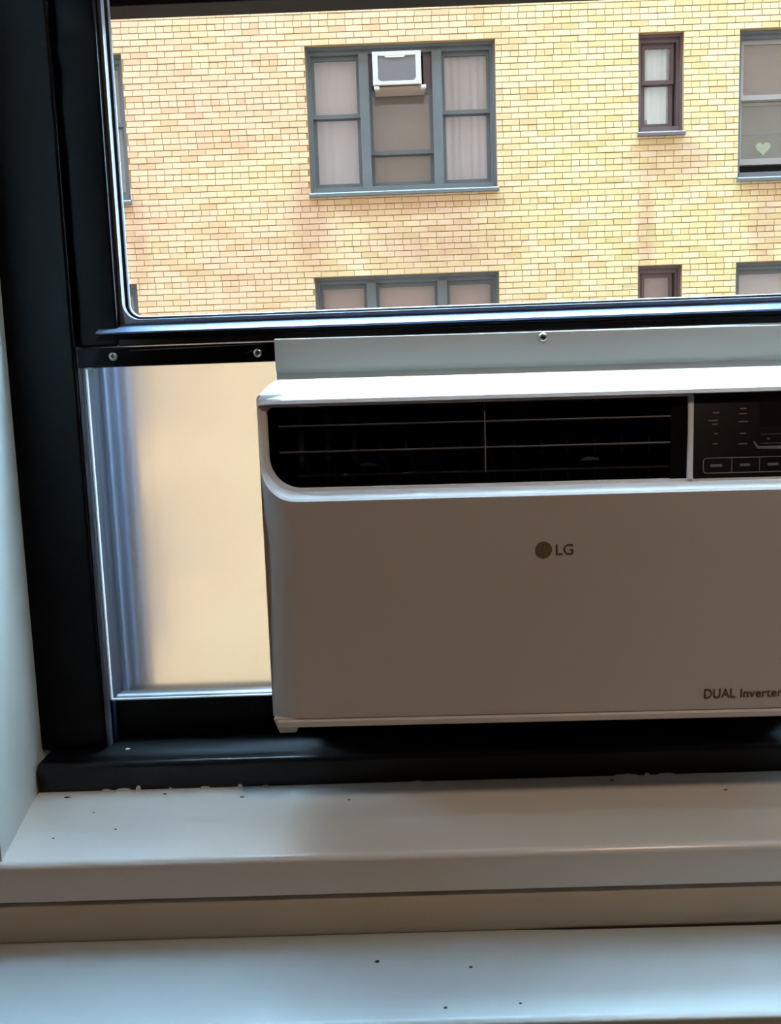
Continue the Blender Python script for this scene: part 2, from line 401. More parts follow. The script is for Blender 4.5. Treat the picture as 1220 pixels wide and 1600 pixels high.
wp(q, 'glazing_ledge', 'ledge_grey', .0004)
q = MB(); q.prism([(.9325, .0985), (.9325, .1005), (.9345, .1012), (.9345, .0980)], 'x', GX0 - .03, GX1 + .03); wp(q, 'rail_ridge', 'black', .0005)
wp(box(GX0 - .006, GX1 + .006, .9345, .972, 1.086, 1.12), 'sash_rail', 'black', .003)
# corner fillets of the sash are carried by the bead ring
q = rings([(rrect(GX0 - .0075, GX1 + .0075, GZ0 - .0065, GZ1 + .0065, .002), .9470), (rrect(GX0 - .0055, GX1 + .0055, GZ0 - .0045, GZ1 + .0045, SR + .0055), .9440),
           (rrect(GX0 - .0015, GX1 + .0015, GZ0 - .0012, GZ1 + .0012, SR + .0015), .9440), (rrect(GX0, GX1, GZ0, GZ1, SR), .9490), (rrect(GX0, GX1, GZ0, GZ1, SR), .9560)])
wp(q, 'glazing_bead', 'gasket', 0, smooth=50)
q = rings([(rrect(GX0, GX1, GZ0, GZ1, SR), .9500), (rrect(GX0 + .003, GX1 - .003, GZ0 + .0026, GZ1 - .003, SR - .003), .9515), (rrect(GX0 + .003, GX1 - .003, GZ0 + .0026, GZ1 - .003, SR - .003), .9560)])
wp(q, 'rubber_gasket', 'ac_gap', 0, smooth=50)
q = rings([(rrect(GX0 + .003, GX1 - .003, GZ0 + .0026, GZ1 - .003, SR - .003), .9535), (rrect(GX0 + .0045, GX1 - .0045, GZ0 + .0042, GZ1 - .0045, SR - .004), .9550), (rrect(GX0 + .0045, GX1 - .0045, GZ0 + .0042, GZ1 - .0045, SR - .004), .9560)])
wp(q, 'glazing_edge', 'gasket', 0, smooth=50)
wp(box(GX0 - .004, GX1 + .004, .956, .960, GZ0 - .003, GZ1 + .004), 'pane', 'glass', 0)
# upper sash outside it
wp(box(JX + .009, JR - .009, .9755, 1.008, .4765, .520), 'upper_sash_rail', 'black', .002)
wp(box(JX + .009, JX + .030, .9755, 1.008, .520, 1.60), 'upper_sash_stile', 'black', .002)
wp(box(JR - .030, JR - .009, .9755, 1.008, .520, 1.60), 'upper_sash_stile', 'black', .002)
wp(box(JX + .030, JR - .030, .990, .994, .520, 1.60), 'pane', 'glass', 0)
# right hand filler, out of the frame
wp(box(.465, JR + .004, .929, .933, -.331, .0700), 'filler_panel', 'acrylic', 0)
wp(box(.465, JR + .002, .924, .934, .0667, .0905), 'filler_strip', 'black', .001)

# ------------------------------------------------------------------ left side panel: acrylic sheet under a screwed black strip
BS = (-.245, .93, -.3285)
sp = empty('side_panel', BS, 'hazy clear plastic panel under a screwed black strip, left of the air conditioner', 'panel')
box(-.3535, -.136, .9285, .9320, -.3275, .0700).build('acrylic_sheet', M['acrylic'], sp, BS)
q = MB(); q.box(-.3545, -.3530, .9270, .9330, -.3275, .0665); q.build('sheet_edge', M['acr_edge'], sp, BS)
q = MB(); q.box(-.3530, -.1365, .9275, .9330, -.3284, -.3270); q.build('sheet_edge', M['acr_edge'], sp, BS)
q = MB(); q.prism([(.9230, .0667), (.9230, .0870), (.9240, .0883), (.9340, .0890), (.9340, .0667)], 'x', -.3605, -.1305)
q.build('mounting_strip', M['black'], sp, BS, bevel=.0008)
q = MB(); random.seed(11)
q.prism([(-.354, .0650), (-.344, .0650), (-.345, .0668), (-.352, .0672)], 'y', .9262, .9280); q.build('sheet_corner', M['acr_edge'], sp, BS)
def screw(x, y, z, r, parent, base, tilt=0.0, m='screw'):
    q = MB(); n = 20; vs = []; prof = [(1.0, 0), (1.0, -.25), (.82, -.52), (.5, -.60)]
    for rr, d in prof:
        for i in range(n):
            a = 2 * math.pi * i / n; vs.append((x + r * rr * math.cos(a), y + d * r, z + r * rr * math.sin(a)))
    fs = [(k * n + i, k * n + (i + 1) % n, (k + 1) * n + (i + 1) % n, (k + 1) * n + i) for k in range(3) for i in range(n)]
    # recessed cross drive
    k0 = len(vs)
    for i in range(n):
        a = 2 * math.pi * i / n; rr = .5 if i % 5 else .22
        vs.append((x + r * rr * .9 * math.cos(a + tilt), y - .25 * r, z + r * rr * .9 * math.sin(a + tilt)))
    fs += [(3 * n + i, 3 * n + (i + 1) % n, k0 + (i + 1) % n, k0 + i) for i in range(n)]
    fs.append(tuple(range(k0, k0 + n)))
    q.add(vs, [f for f in fs]); o = q.build('screw', M[m], parent, base, smooth=50)
    c = MB().cyl((x, y - .30 * r, z), r * .42, .06 * r, 'y', 14); c.build('screw_recess', M['screw_dark'], o)
    return o
def screw_at(x, y, z, r, parent, base, tilt=0.0):
    return screw(x, y, z, r, parent, base, tilt)
# sub-part recess discs share the part's coordinates, so build them relative to the same base
def screw2(x, y, z, r, parent, base, tilt=0.0, m='screw'):
    q = MB(); n = 20; vs = []
    for rr, d in [(1.0, 0), (1.0, -.25), (.82, -.5), (.52, -.58), (.46, -.25), (.05, -.18)]:
        for i in range(n):
            a = 2 * math.pi * i / n; vs.append((x + r * rr * math.cos(a), y + d * r, z + r * rr * math.sin(a)))
    fs = [(k * n + i, k * n + (i + 1) % n, (k + 1) * n + (i + 1) % n, (k + 1) * n + i) for k in range(5) for i in range(n)]
    fs.append(tuple(range(5 * n, 6 * n)))
    q.add(vs, fs)
    o = q.build('screw', M[m], parent, base, smooth=50)
    c = MB(); c.box(x - r * .42, x + r * .42, y - .24 * r, y - .10 * r, z - r * .1, z + r * .1); c.box(x - r * .1, x + r * .1, y - .245 * r, y - .10 * r, z - r * .42, z + r * .42)
    c.build('cross_slot', M['screw_dark'], o, base)
    return o
screw2(-.3190, .9230, .0782, .0050, sp, BS)
screw2(-.1545, .9230, .0765, .0050, sp, BS)
q = MB(); q.prism([(-.168, .0765), (-.160, .0795), (-.1495, .0800), (-.146, .0790), (-.158, .0788)], 'y', .9222, .9231); q.build('paint_scuff', M['print'], sp, BS)
q = MB(); q.prism([(-.30, .0838), (-.23, .0846), (-.15, .0862), (-.15, .0866), (-.24, .0856), (-.30, .0844)], 'y', .9224, .9231); q.build('paint_scuff', M['print'], sp, BS)

# ------------------------------------------------------------------ the air conditioner
F = .800
XL, XR = -.1395, .462
ZB = -.309
BA = (XL, .88, -.319)
ac = empty('air_conditioner', BA, 'large white window air conditioner with black louvred outlet and dark control panel', 'air conditioner')
def off(x):
    d = min(x - XL, XR - x); return .010 * max(0.0, 1 - d / .030) ** 2
NS, NA = 5, 12                                   # samples down each side, samples per lower corner
AR = .036
bx_in = [XL + AR + (XR - XL - 2 * AR) * i / 24 for i in range(1, 24)]
def loop_pts(xl, xr, zt, zb, rt, r, ybase, follow):
    """one closed loop: top left -> down the left side -> bottom -> up the right -> back along the top"""
    pts = []
    sc = r / AR if AR else 0
    # left side from below the top corner to the start of the lower arc
    for i in range(NS):
        t = i / (NS - 1); pts.append((xl, (zt - rt) + ((zb + r) - (zt - rt)) * t))
    for i in range(1, NA + 1):
        a = math.pi + math.pi / 2 * i / NA; pts.append((xl + r + r * math.cos(a), zb + r + r * math.sin(a)))
    for x in bx_in:
        t = (x - XL - AR) / (XR - XL - 2 * AR); pts.append((xl + r + (xr - xl - 2 * r) * t, zb))
    for i in range(0, NA):
        a = 1.5 * math.pi + math.pi / 2 * i / NA; pts.append((xr - r + r * math.cos(a), zb + r + r * math.sin(a)))
    for i in range(NS):
        t = i / (NS - 1); pts.append((xr, (zb + r) + ((zt - rt) - (zb + r)) * t))
    for i in range(1, 7):
        a = math.pi / 2 * i / 6; pts.append((xr - rt + rt * math.cos(a), zt - rt + rt * math.sin(a)))
    for i in range(1, 24):
        t = i / 24; pts.append((xr - rt + (xl + rt - xr + rt) * t, zt))
    for i in range(0, 6):
        a = math.pi / 2 + math.pi / 2 * i / 6; pts.append((xl + rt + rt * math.cos(a), zt - rt + rt * math.sin(a)))
    return pts
def L(xl, xr, zt, zb, rt, r, y, follow=False, corner=False):
    p = loop_pts(xl, xr, zt, zb, rt, r, y, follow)
    return [(x, y + (off(x) if follow else 0.0), z) for x, z in p]
outer_bottom_r = AR
def LO(inset, zt, rt, y, follow=False):
    """outer outline: square lower corners, but sampled at the same x as the opening's arcs"""
    p = loop_pts(XL + inset, XR - inset, zt, ZB, rt, AR, y, follow)
    res = []
    n0 = NS; n1 = NS + NA + len(bx_in) + NA
    for i, (x, z) in enumerate(p):
        if n0 <= i < n1: z = ZB
        if i == n0 - 1: z = ZB + .004
        if i == n1: z = ZB + .004
        res.append((x, y + (off(x) if follow else 0.0), z))
    return res
TILT = .045
def lean(v, front=True):
    '''the outlet section above the lower panel leans back towards its top'''
    x, y, z = v
    t = TILT * max(0.0, min(1.0, (z + .0822) / .1017)) * max(0.0, min(1.0, (F + .085 - y) / .075))
    k = min(x, .40) / F * t
    if x > .40: k *= max(0.0, (XR - x) / (XR - .40))
    return (x + k, y + t, z)
def leaned(q): q.v = [lean(p) for p in q.v]; return q
L0 = L(XL + .0004, XR - .0004, .0165, -.0822, .005, AR, F, True)
Lm = L(XL + .0012, XR - .0012, .0162, -.0795, .005, AR - .001, F + .0015, True)
L1 = L(XL + .0030, XR - .0030, .0158, -.0735, .005, AR - .002, F + .0155)
L2 = L(XL + .0078, XR - .0078, .0136, -.0708, .006, AR - .004, F + .0158)
L3 = L(XL + .0082, XR - .0082, .0133, -.0704, .006, AR - .004, F + .0250)
LD = LO(.0000, .0205, .0010, F + .0006, True)
LC0 = LO(.0000, .0225, .0015, F + .0035, False); LC0 = [(x, max(y, F + off(x) + .001), z) for x, y, z in LC0]
LC1 = LO(.0000, .0270, .0050, F + .0100)
LC1 = [(x, max(y, F + off(x) + .002), z) for x, y, z in LC1]
LC2 = LO(.0000, .0345, .0130, F + .0270)
LC3 = LO(.0000, .0405, .0180, F + .0420)
LB = LO(.0000, .0432, .0200, F + .0560)
LA = LO(.0000, .0440, .0200, F + .0900)
seq = [LA, LB, LC3, LC2, LC1, LC0, LD, L0, Lm, L1, L2, L3]
q = MB(); n = len(L0); vs = [lean(p) for l in seq for p in l]; fs = []
for k in range(len(seq) - 1):
    for i in range(n):
        j = (i + 1) % n; fs.append((k * n + i, k * n + j, (k + 1) * n + j, (k + 1) * n + i))
q.add(vs, fs)
q.build('front_cover', M['ac'], ac, BA, smooth=19)
# case behind the cover, reaching out through the window
box(XL + .010, XR - .010, .886, 1.32, -.3190, .0405).build('case', M['ac_case'], ac, BA, bevel=.002)
# bottom lip with the small foot at its left end
q = MB(); q.prism([(F + .0035, -.3090), (F - .0020, -.3115), (F - .0028, -.3170), (F + .004, -.3192), (.890, -.3192), (.890, -.3090)], 'x', XL + .006, XR - .006)
q.build('bottom_lip', M['ac'], ac, BA, bevel=.0008)
for s_, xa, xb in ((1, XL + .0015, XL + .029), (-1, XR - .029, XR - .0015)):
    q = MB(); q.prism([(xa, -.3085), (xa + (.006 if s_ > 0 else .004), -.3243), (xb - (.004 if s_ > 0 else .006), -.3243), (xb, -.3120), (xb, -.3085)], 'y', F + .001, F + .06)
    q.build('corner_foot', M['ac'], ac, BA, bevel=.0012)
# louvre outlet
LX0, LX1, LZ0, LZ1 = XL + .0085, .2940, -.0735, .0160
q = MB(); YB = .885
q.box(XL + .006, XR - .006, YB - .004, YB, -.0735, .0185)
q.box(XL + .006, LX1, F + .0255, YB - .004, -.0735, -.0708)
q.box(XL + .006, LX1, F + .0255, YB - .004, .0163, .0185)
q.box(XL + .006, XL + .0082, F + .0255, YB - .004, -.0708, .0163)
q.box(LX1 - .0155, LX1, F + .0185, YB - .004, -.0735, .0163)
leaned(q).build('outlet_duct', M['duct'], ac, BA)
q = MB(); q.prism([(.2790, F + .0205), (.2945, F + .0170), (.2945, F + .030), (.2790, F + .030)], 'z', -.0708, .0163); leaned(q).build('duct_cheek', M['duct'], ac, BA)
def slat(z, x0, x1, bright):
    q = MB(); q.prism([(F + .0200, z + .0011), (F + .0200, z - .0011), (F + .046, z - .0048), (F + .046, z - .0030)], 'x', x0, x1)
    o = leaned(q).build('louvre_slat', M['ac_slat'], ac, BA, bevel=.0003)
    e = MB(); e.prism([(F + .0192, z + .0002 - bright), (F + .0192, z + .0006 + bright), (F + .0202, z + .0011), (F + .0202, z - .0008)], 'x', x0, x1); leaned(e).build('slat_edge', M['slat_edge'] if bright > 0 else M['ac_slat'], o, BA)
for z, x0, b_ in ((.0120, -.122, -.0002), (-.0070, -.1200, .0001), (-.0340, -.1200, .0003), (-.0580, -.1040, -.0001)): slat(z, x0, .2850, b_)
q = MB(); q.prism([(.0895, F + .0188), (.0907, F + .0188), (.0912, F + .05), (.0890, F + .05)], 'z', -.0590, .0150); o = leaned(q).build('louvre_post', M['slat_edge'], ac, BA)
for i in range(14):
    x = -.105 + .0285 * i
    q = MB(); q.prism([(x, F + .052), (x + .0016, F + .052), (x + .0106, F + .078), (x + .009, F + .078)], 'z', -.0700, .0160); leaned(q).build('air_vane', M['ac_slat'], ac, BA)
for x in (-.0300, .1980):
    q = MB(); q.prism([(x - .010, -.0505), (x + .009, -.0500), (x + .008, -.0475), (x - .003, -.0462), (x - .008, -.0478)], 'y', F + .0195, F + .030)
    leaned(q).build('louvre_tab', M['ac_slat'], ac, BA, bevel=.0005)
# divider and control panel
q = MB(); q.prism([(.2942, F + .0135), (.2955, F + .0125), (.2985, F + .0125), (.2995, F + .0135), (.2995, F + .020), (.2942, F + .020)], 'z', -.0712, .0138); leaned(q).build('divider', M['ac'], ac, BA)
q = MB(); q.box(.2993, XR - .0105, F + .0150, F + .0230, -.0708, .0163); cp = leaned(q).build('control_panel', M['ctrl'], ac, BA, bevel=.0006)
YC = F + .0150
def cprint(x0, x1, z0, z1, m='print', t=.0003): leaned(box(x0, x1, YC - t, YC + .0002, z0, z1)).build('panel_mark', M[m], cp, BA)
leaned(box(.3665, .4150, YC - .0005, YC + .0004, -.0200, .0085)).build('display', M['display'], cp, BA)
for (cx, cz, wd) in [(.3225, -.0045, .006), (.3195, -.0125, .0095), (.3215, -.0165, .0055), (.3225, -.0262, .0035), (.3222, -.0365, .005),
                     (.3495, -.0010, .0065), (.3495, -.0062, .0075), (.3500, -.0145, .0090), (.3500, -.0265, .006), (.3500, -.0372, .0085)]:
    cprint(cx - wd / 2, cx + wd / 2, cz - .0007, cz + .0006)
# temperature key beside the display, with a pale printed lower corner
q = MB(); q.prism([(.3600, -.0345), (.3618, -.0350), (.3655, -.0400), (.3900, -.0400), (.3900, -.0435), (.3645, -.0425), (.3618, -.0385)], 'y', YC - .0006, YC + .0002); leaned(q).build('key_outline', M['print'], cp, BA)
leaned(box(.3680, .4150, YC - .0004, YC + .0002, -.0283, -.0278)).build('key_outline', M['print'], cp, BA)
leaned(box(.3680, .4150, YC - .0004, YC + .0002, -.0376, -.0370)).build('key_outline', M['print'], cp, BA)
cprint(.3745, .3768, -.0335, -.0320)
# button row: one rounded outline with thin dividers
BX0, BX1, BZ0, BZ1 = .3100, .4480, -.0662, -.0506
a_ = rrect(BX0, BX1, BZ0, BZ1, .0040, 5); b2 = rrect(BX0 + .0006, BX1 - .0006, BZ0 + .0007, BZ1 - .0006, .0034, 5)
q = rings([(a_, YC + .0002), (a_, YC - .0006), (b2, YC - .0006), (b2, YC + .0002)])
leaned(q).build('button_outline', M['btn'], cp, BA)
for x in (.3392, .3672, .3952, .4225): leaned(box(x - .00035, x + .00035, YC - .0005, YC + .0002, BZ0 + .0008, BZ1 - .0008)).build('button_divider', M['print'], cp, BA)
for x, wd in ((.3235, .0120), (.3525, .0100), (.3810, .0110), (.4085, .0100), (.4350, .0100)): cprint(x - wd / 2, x + wd / 2, -.0597, -.0572)
# fine seam above the bottom lip
# lettering
def text(body, x, z, size, parent, m, name, y, sx=1.0, extr=.0002, offset=0.0):
    c = bpy.data.curves.new(name, 'FONT'); c.body = body; c.size = size; c.extrude = extr; c.align_x = 'LEFT'; c.offset = offset; c.resolution_u = 4
    o = bpy.data.objects.new(name, c); COL.objects.link(o)
    dg = bpy.context.evaluated_depsgraph_get(); dg.update()
    me = bpy.data.meshes.new_from_object(o.evaluated_get(dg)); bpy.data.objects.remove(o)
    vs = [(x + v.co.x * sx, y - v.co.z, z + v.co.y) for v in me.vertices]; fs = [tuple(p.vertices) for p in me.polygons]
    bpy.data.meshes.remove(me)
    q = MB(); q.add(vs, fs); return q.build(name, M[m], parent, BA)
YF = F - .0001
lg = MB().cyl((.1450, F - .0005, -.1372), .0084, .0006, 'y', 32).build('logo_disc', M['ink2'], ac, BA)
q = MB(); nn = 22; vs = []; fs = []
for i in range(nn + 1):
    a = math.radians(10 + 300 * i / nn)
    for rr in (.0058, .0065): vs.append((.1450 + rr * math.cos(-a), F - .0007, -.1372 + rr * math.sin(-a)))
for i in range(nn): fs.append((2 * i, 2 * i + 2, 2 * i + 3, 2 * i + 1))
fs += []; q.add(vs, fs)
q.box(.1436, .1442, F - .0007, F - .0004, -.1405, -.1335); q.box(.1436, .1468, F - .0007, F - .0004, -.1411, -.1405)
q.build('logo_emblem', M['ink3'], lg, BA)
text('LG', .1562, -.1428, .0158, ac, 'ink', 'logo_lettering', YF, 1.02)
text('DUAL', .3080, -.2968, .0140, ac, 'ink', 'lettering', YF, .90)
text('Inverter', .3452, -.2968, .0134, ac, 'ink', 'lettering', YF, 1.0)
# white mounting rail above, screwed to the sash
q = MB(); q.prism([(.9180, .0910), (.9140, .0900), (.9130, .0860), (.9130, .0590), (.9150, .0548), (.9190, .0525), (.9190, .0440), (.9228, .0440), (.9228, .0910)], 'x', -.1335, .4600)
mr = q.build('mounting_rail', M['strip'], ac, BA, smooth=35)
screw2(.1675, .9130, .0838, .0052, mr, BA, m='screw')

# ------------------------------------------------------------------ the yellow brick building across the courtyard
WF = 9.80                                        # brick face
CO = .0685                                       # course height
ZT0 = 4.275                                      # a bed joint: heads of the first row of windows
BB = (0, WF, -9.0)
bld = empty('apartment_building', BB, 'yellow brick apartment building with grey-framed windows seen across the courtyard', 'building')
rowA = ZT0; rowB = ZT0 - 38 * CO; rowC = ZT0 - 76 * CO
openings = []
for zt in (rowA, rowB, rowC, ZT0 + 38 * CO, ZT0 + 76 * CO):
    openings += [(-.915, 1.282, zt - 24 * CO, zt, 'triple'), (2.935, 3.455, zt - 16 * CO, zt, 'small'), (4.095, 6.29, zt - 24 * CO, zt, 'wide'), (-5.24, -3.045, zt - 24 * CO, zt, 'wide')]
BX_0, BX_1, BZ_0, BZ_1 = -8.0, 9.0, ZT0 - 120 * CO, ZT0 + 116 * CO
# backing wall of mortar with real openings
xs = sorted({BX_0, BX_1} | {o[0] for o in openings} | {o[1] for o in openings})
zs = sorted({-9.0, BZ_1} | {o[2] for o in openings} | {o[3] for o in openings})
q = MB()
for i in range(len(xs) - 1):
    for j in range(len(zs) - 1):
        cx, cz = (xs[i] + xs[i + 1]) / 2, (zs[j] + zs[j + 1]) / 2
        if any(o[0] < cx < o[1] and o[2] < cz < o[3] for o in openings): continue
        q.box(xs[i], xs[i + 1], WF + .008, WF + .34, zs[j], zs[j + 1])
q.build('wall', M['mortar'], bld, BB)
box(BX_0, BX_1, WF + .9, WF + 1.0, -9, BZ_1).build('interior_wall', M['far_room'], bld, BB)
q = MB(); q.box(BX_0 - .05, BX_1 + .05, WF - .06, WF + 1.05, BZ_1, BZ_1 + .12); q.build('coping', M['coping'], bld, BB, bevel=.01)
# bricks
JT = .0088
JV = .0062
LS = .1990                                       # stretcher pitch
bricks = []
random.seed(3)
row = 0; z = BZ_0
while z < BZ_1 - .01:
    k = round((z - ZT0) / CO)
    header = (k % 6 == 3)
    pitch = LS * .5 if header else LS
    x = BX_0 - pitch * (.5 if k % 2 else 0.0) + (LS * .25 if header else 0) + random.uniform(-.012, .012)
    segs = [(BX_0, BX_1)]
    zc = z + CO / 2
    for o in openings:
        if o[2] < zc < o[3]:
            ns = []
            for a, b in segs:
                if o[1] <= a or o[0] >= b: ns.append((a, b)); continue
                if o[0] > a: ns.append((a, o[0]))
                if o[1] < b: ns.append((o[1], b))
            segs = ns
    while x < BX_1:
        for a, b in segs:
            x0, x1 = max(x, a), min(x + pitch, b)
            if x1 - x0 > .025: bricks.append((x0, x1, z, header, abs(x1 - x0 - pitch) < 1e-4))
        x += pitch
    z += CO
# the 300 whole bricks nearest to the viewer that the upper pane shows
def seen(b):
    x, zz = (b[0] + b[1]) / 2, b[2] + CO / 2
    return -2.9 < x < 4.5 and 1.30 < zz < 4.55 and b[4] and not b[3]
cand = sorted([b for b in bricks if seen(b)], key=lambda b: ((b[0] + b[1]) / 2) ** 2 + b[2] ** 2)
single = set(cand[:296])
proto = {}
def brick_box(x0, x1, z0, z1, y0):
    c = .0016
    vs = [(x0, WF + .012, z0), (x1, WF + .012, z0), (x1, WF + .012, z1), (x0, WF + .012, z1),
          (x0, y0 + c, z0), (x1, y0 + c, z0), (x1, y0 + c, z1), (x0, y0 + c, z1),
          (x0 + c, y0, z0 + c), (x1 - c, y0, z0 + c), (x1 - c, y0, z1 - c), (x0 + c, y0, z1 - c)]
    fs = [(8, 9, 10, 11), (4, 5, 9, 8), (5, 6, 10, 9), (6, 7, 11, 10), (7, 4, 8, 11), (0, 1, 5, 4), (1, 2, 6, 5), (2, 3, 7, 6), (3, 0, 4, 7)]
    return vs, fs
stuff = MB()
for b in bricks:
    x0, x1, z0 = b[0] + JV / 2, b[1] - JV / 2, b[2] + JT / 2; z1 = z0 + CO - JT
    vi = random.choices(range(4), (4, 3, 1.4, 3))[0]; y0 = WF + random.choice((-.0015, 0, .0015, .0005))
    if b in single:
        if vi not in proto:
            vs, fs = brick_box(0, LS - JV, 0, CO - JT, WF)
            q = MB(); q.add([(vx, vy - WF, vz) for vx, vy, vz in vs], fs); o = q.build('brick', BR[vi], bld, (0, 0, 0)); proto[vi] = o
        else:
            o = proto[vi].copy(); COL.objects.link(o)
        o.parent = bld; o.location = (x0 - BB[0], y0 - BB[1], z0 - BB[2])
    else:
        vs, fs = brick_box(x0, x1, z0, z1, y0)
        stuff.add(vs, fs, vi)
tag(stuff.build('brickwork', BR, bld, BB), kind='stuff')

def far_frame(q, x0, x1, z0, z1, y0, y1, wl, wr, wt, wb):
    q.box(x0, x0 + wl, y0, y1, z0, z1); q.box(x1 - wr, x1, y0, y1, z0, z1)
    q.box(x0 + wl, x1 - wr, y0, y1, z1 - wt, z1); q.box(x0 + wl, x1 - wr, y0, y1, z0, z0 + wb)
def add_light(win, fm, x0, x1, z0, z1, rail, y=WF + .13, low_gap=0.0, top=None):
    """one double-hung light: upper sash outside, lower sash behind it, a pane in each"""
    zt = z1 if top is None else top
    q = MB(); far_frame(q, x0, x1, rail - .02, zt, y, y + .03, .035, .035, .045, .045); q.build('sash', fm, win, BB)
    box(x0 + .035, x1 - .035, y + .013, y + .018, rail + .025, zt - .045).build('pane', M['farglass'], win, BB)
    q = MB(); far_frame(q, x0, x1, z0 + low_gap, rail + .02, y + .034, y + .064, .04, .04, .045, .07); q.build('sash', fm, win, BB)
    box(x0 + .04, x1 - .04, y + .047, y + .052, z0 + low_gap + .07, rail - .025).build('pane', M['farglass'], win, BB)
def far_window(o, fm, lights, mull, rails):
    x0, x1, z0, z1, kind = o
    q = MB(); far_frame(q, x0, x1, z0, z1, WF + .09, WF + .20, .055, .055, .075, .075)
    far_frame(q, x0 + .0, x1 - .0, z0, z1, WF + .05, WF + .09, .025, .025, .03, .03)
    for a, b in mull: q.box(a, b, WF + .06, WF + .20, z0 + .075, z1 - .075)
    wobj = q.build('window', fm, bld, BB)
    q = MB(); q.prism([(WF - .035, z0 - .045), (WF - .035, z0 - .012), (WF - .028, z0 + .0), (WF + .10, z0 + .035), (WF + .10, z0 - .045)], 'x', x0 - .015, x1 + .015)
    q.build('window_sill', M['far_sill'] if fm is M['far_frame'] else fm, wobj, BB)
    q = MB(); q.box(x0 + .03, x1 - .03, WF + .05, WF + .09, z0 + .03, z0 + .075); q.build('sill_step', fm, wobj, BB)
    for (a, b), r in zip(lights, rails): add_light(wobj, fm, a, b, z0 + .075, z1 - .075, r)
    return wobj
def hang(name, x0, x1, z0, z1, m, label=None, cat=None, amp=.012, wave=.11, y=WF + .225, seed=0, group=None, gather=0.0, parent=None):
    """hanging cloth with real folds and thickness"""
    random.seed(seed); n = max(12, int((x1 - x0) / .02)); nz = 6; th = .003; ph = random.uniform(0, 6)
    vs = []; fs = []
    for s_ in (0, 1):
        for j in range(nz + 1):
            t = j / nz
            for i in range(n + 1):
                u = i / n; x = x0 + (x1 - x0) * u
                if gather: x = x0 + (x1 - x0) * (u * (1 - gather * (1 - t) ** 1.5) + (gather * (1 - t) ** 1.5) * .35)
                yy = y + amp * math.sin(x0 * 3 + 2 * math.pi * (x1 - x0) * u / wave + ph) * (.6 + .4 * math.sin(5 * u + ph)) + s_ * th
                vs.append((x, yy, z0 + (z1 - z0) * t))
    N = (n + 1) * (nz + 1)
    for j in range(nz):
        for i in range(n):
            a = j * (n + 1) + i
            fs.append((a, a + 1, a + n + 2, a + n + 1)); fs.append((N + a, N + a + n + 1, N + a + n + 2, N + a + 1))
    for i in range(n):
        fs.append((i, N + i, N + i + 1, i + 1)); a = nz * (n + 1) + i; fs.append((a, a + 1, N + a + 1, N + a))
    for j in range(nz):
        a = j * (n + 1); fs.append((a, a + n + 1, N + a + n + 1, N + a)); a += n; fs.append((a, N + a, N + a + n + 1, a + n + 1))
    q = MB(); q.add(vs, fs)
    if parent is not None: return q.build(name, m, parent, BB, smooth=60)
    base = ((x0 + x1) / 2, y, z0)
    return tag(q.build(name, m, None, base, smooth=60), label, cat, group)
def rod(x0, x1, z, parent): return MB().cyl((x0, WF + .235, z), .008, x1 - x0, 'x', 8).build('curtain_rod', M['far_white'], parent, BB)

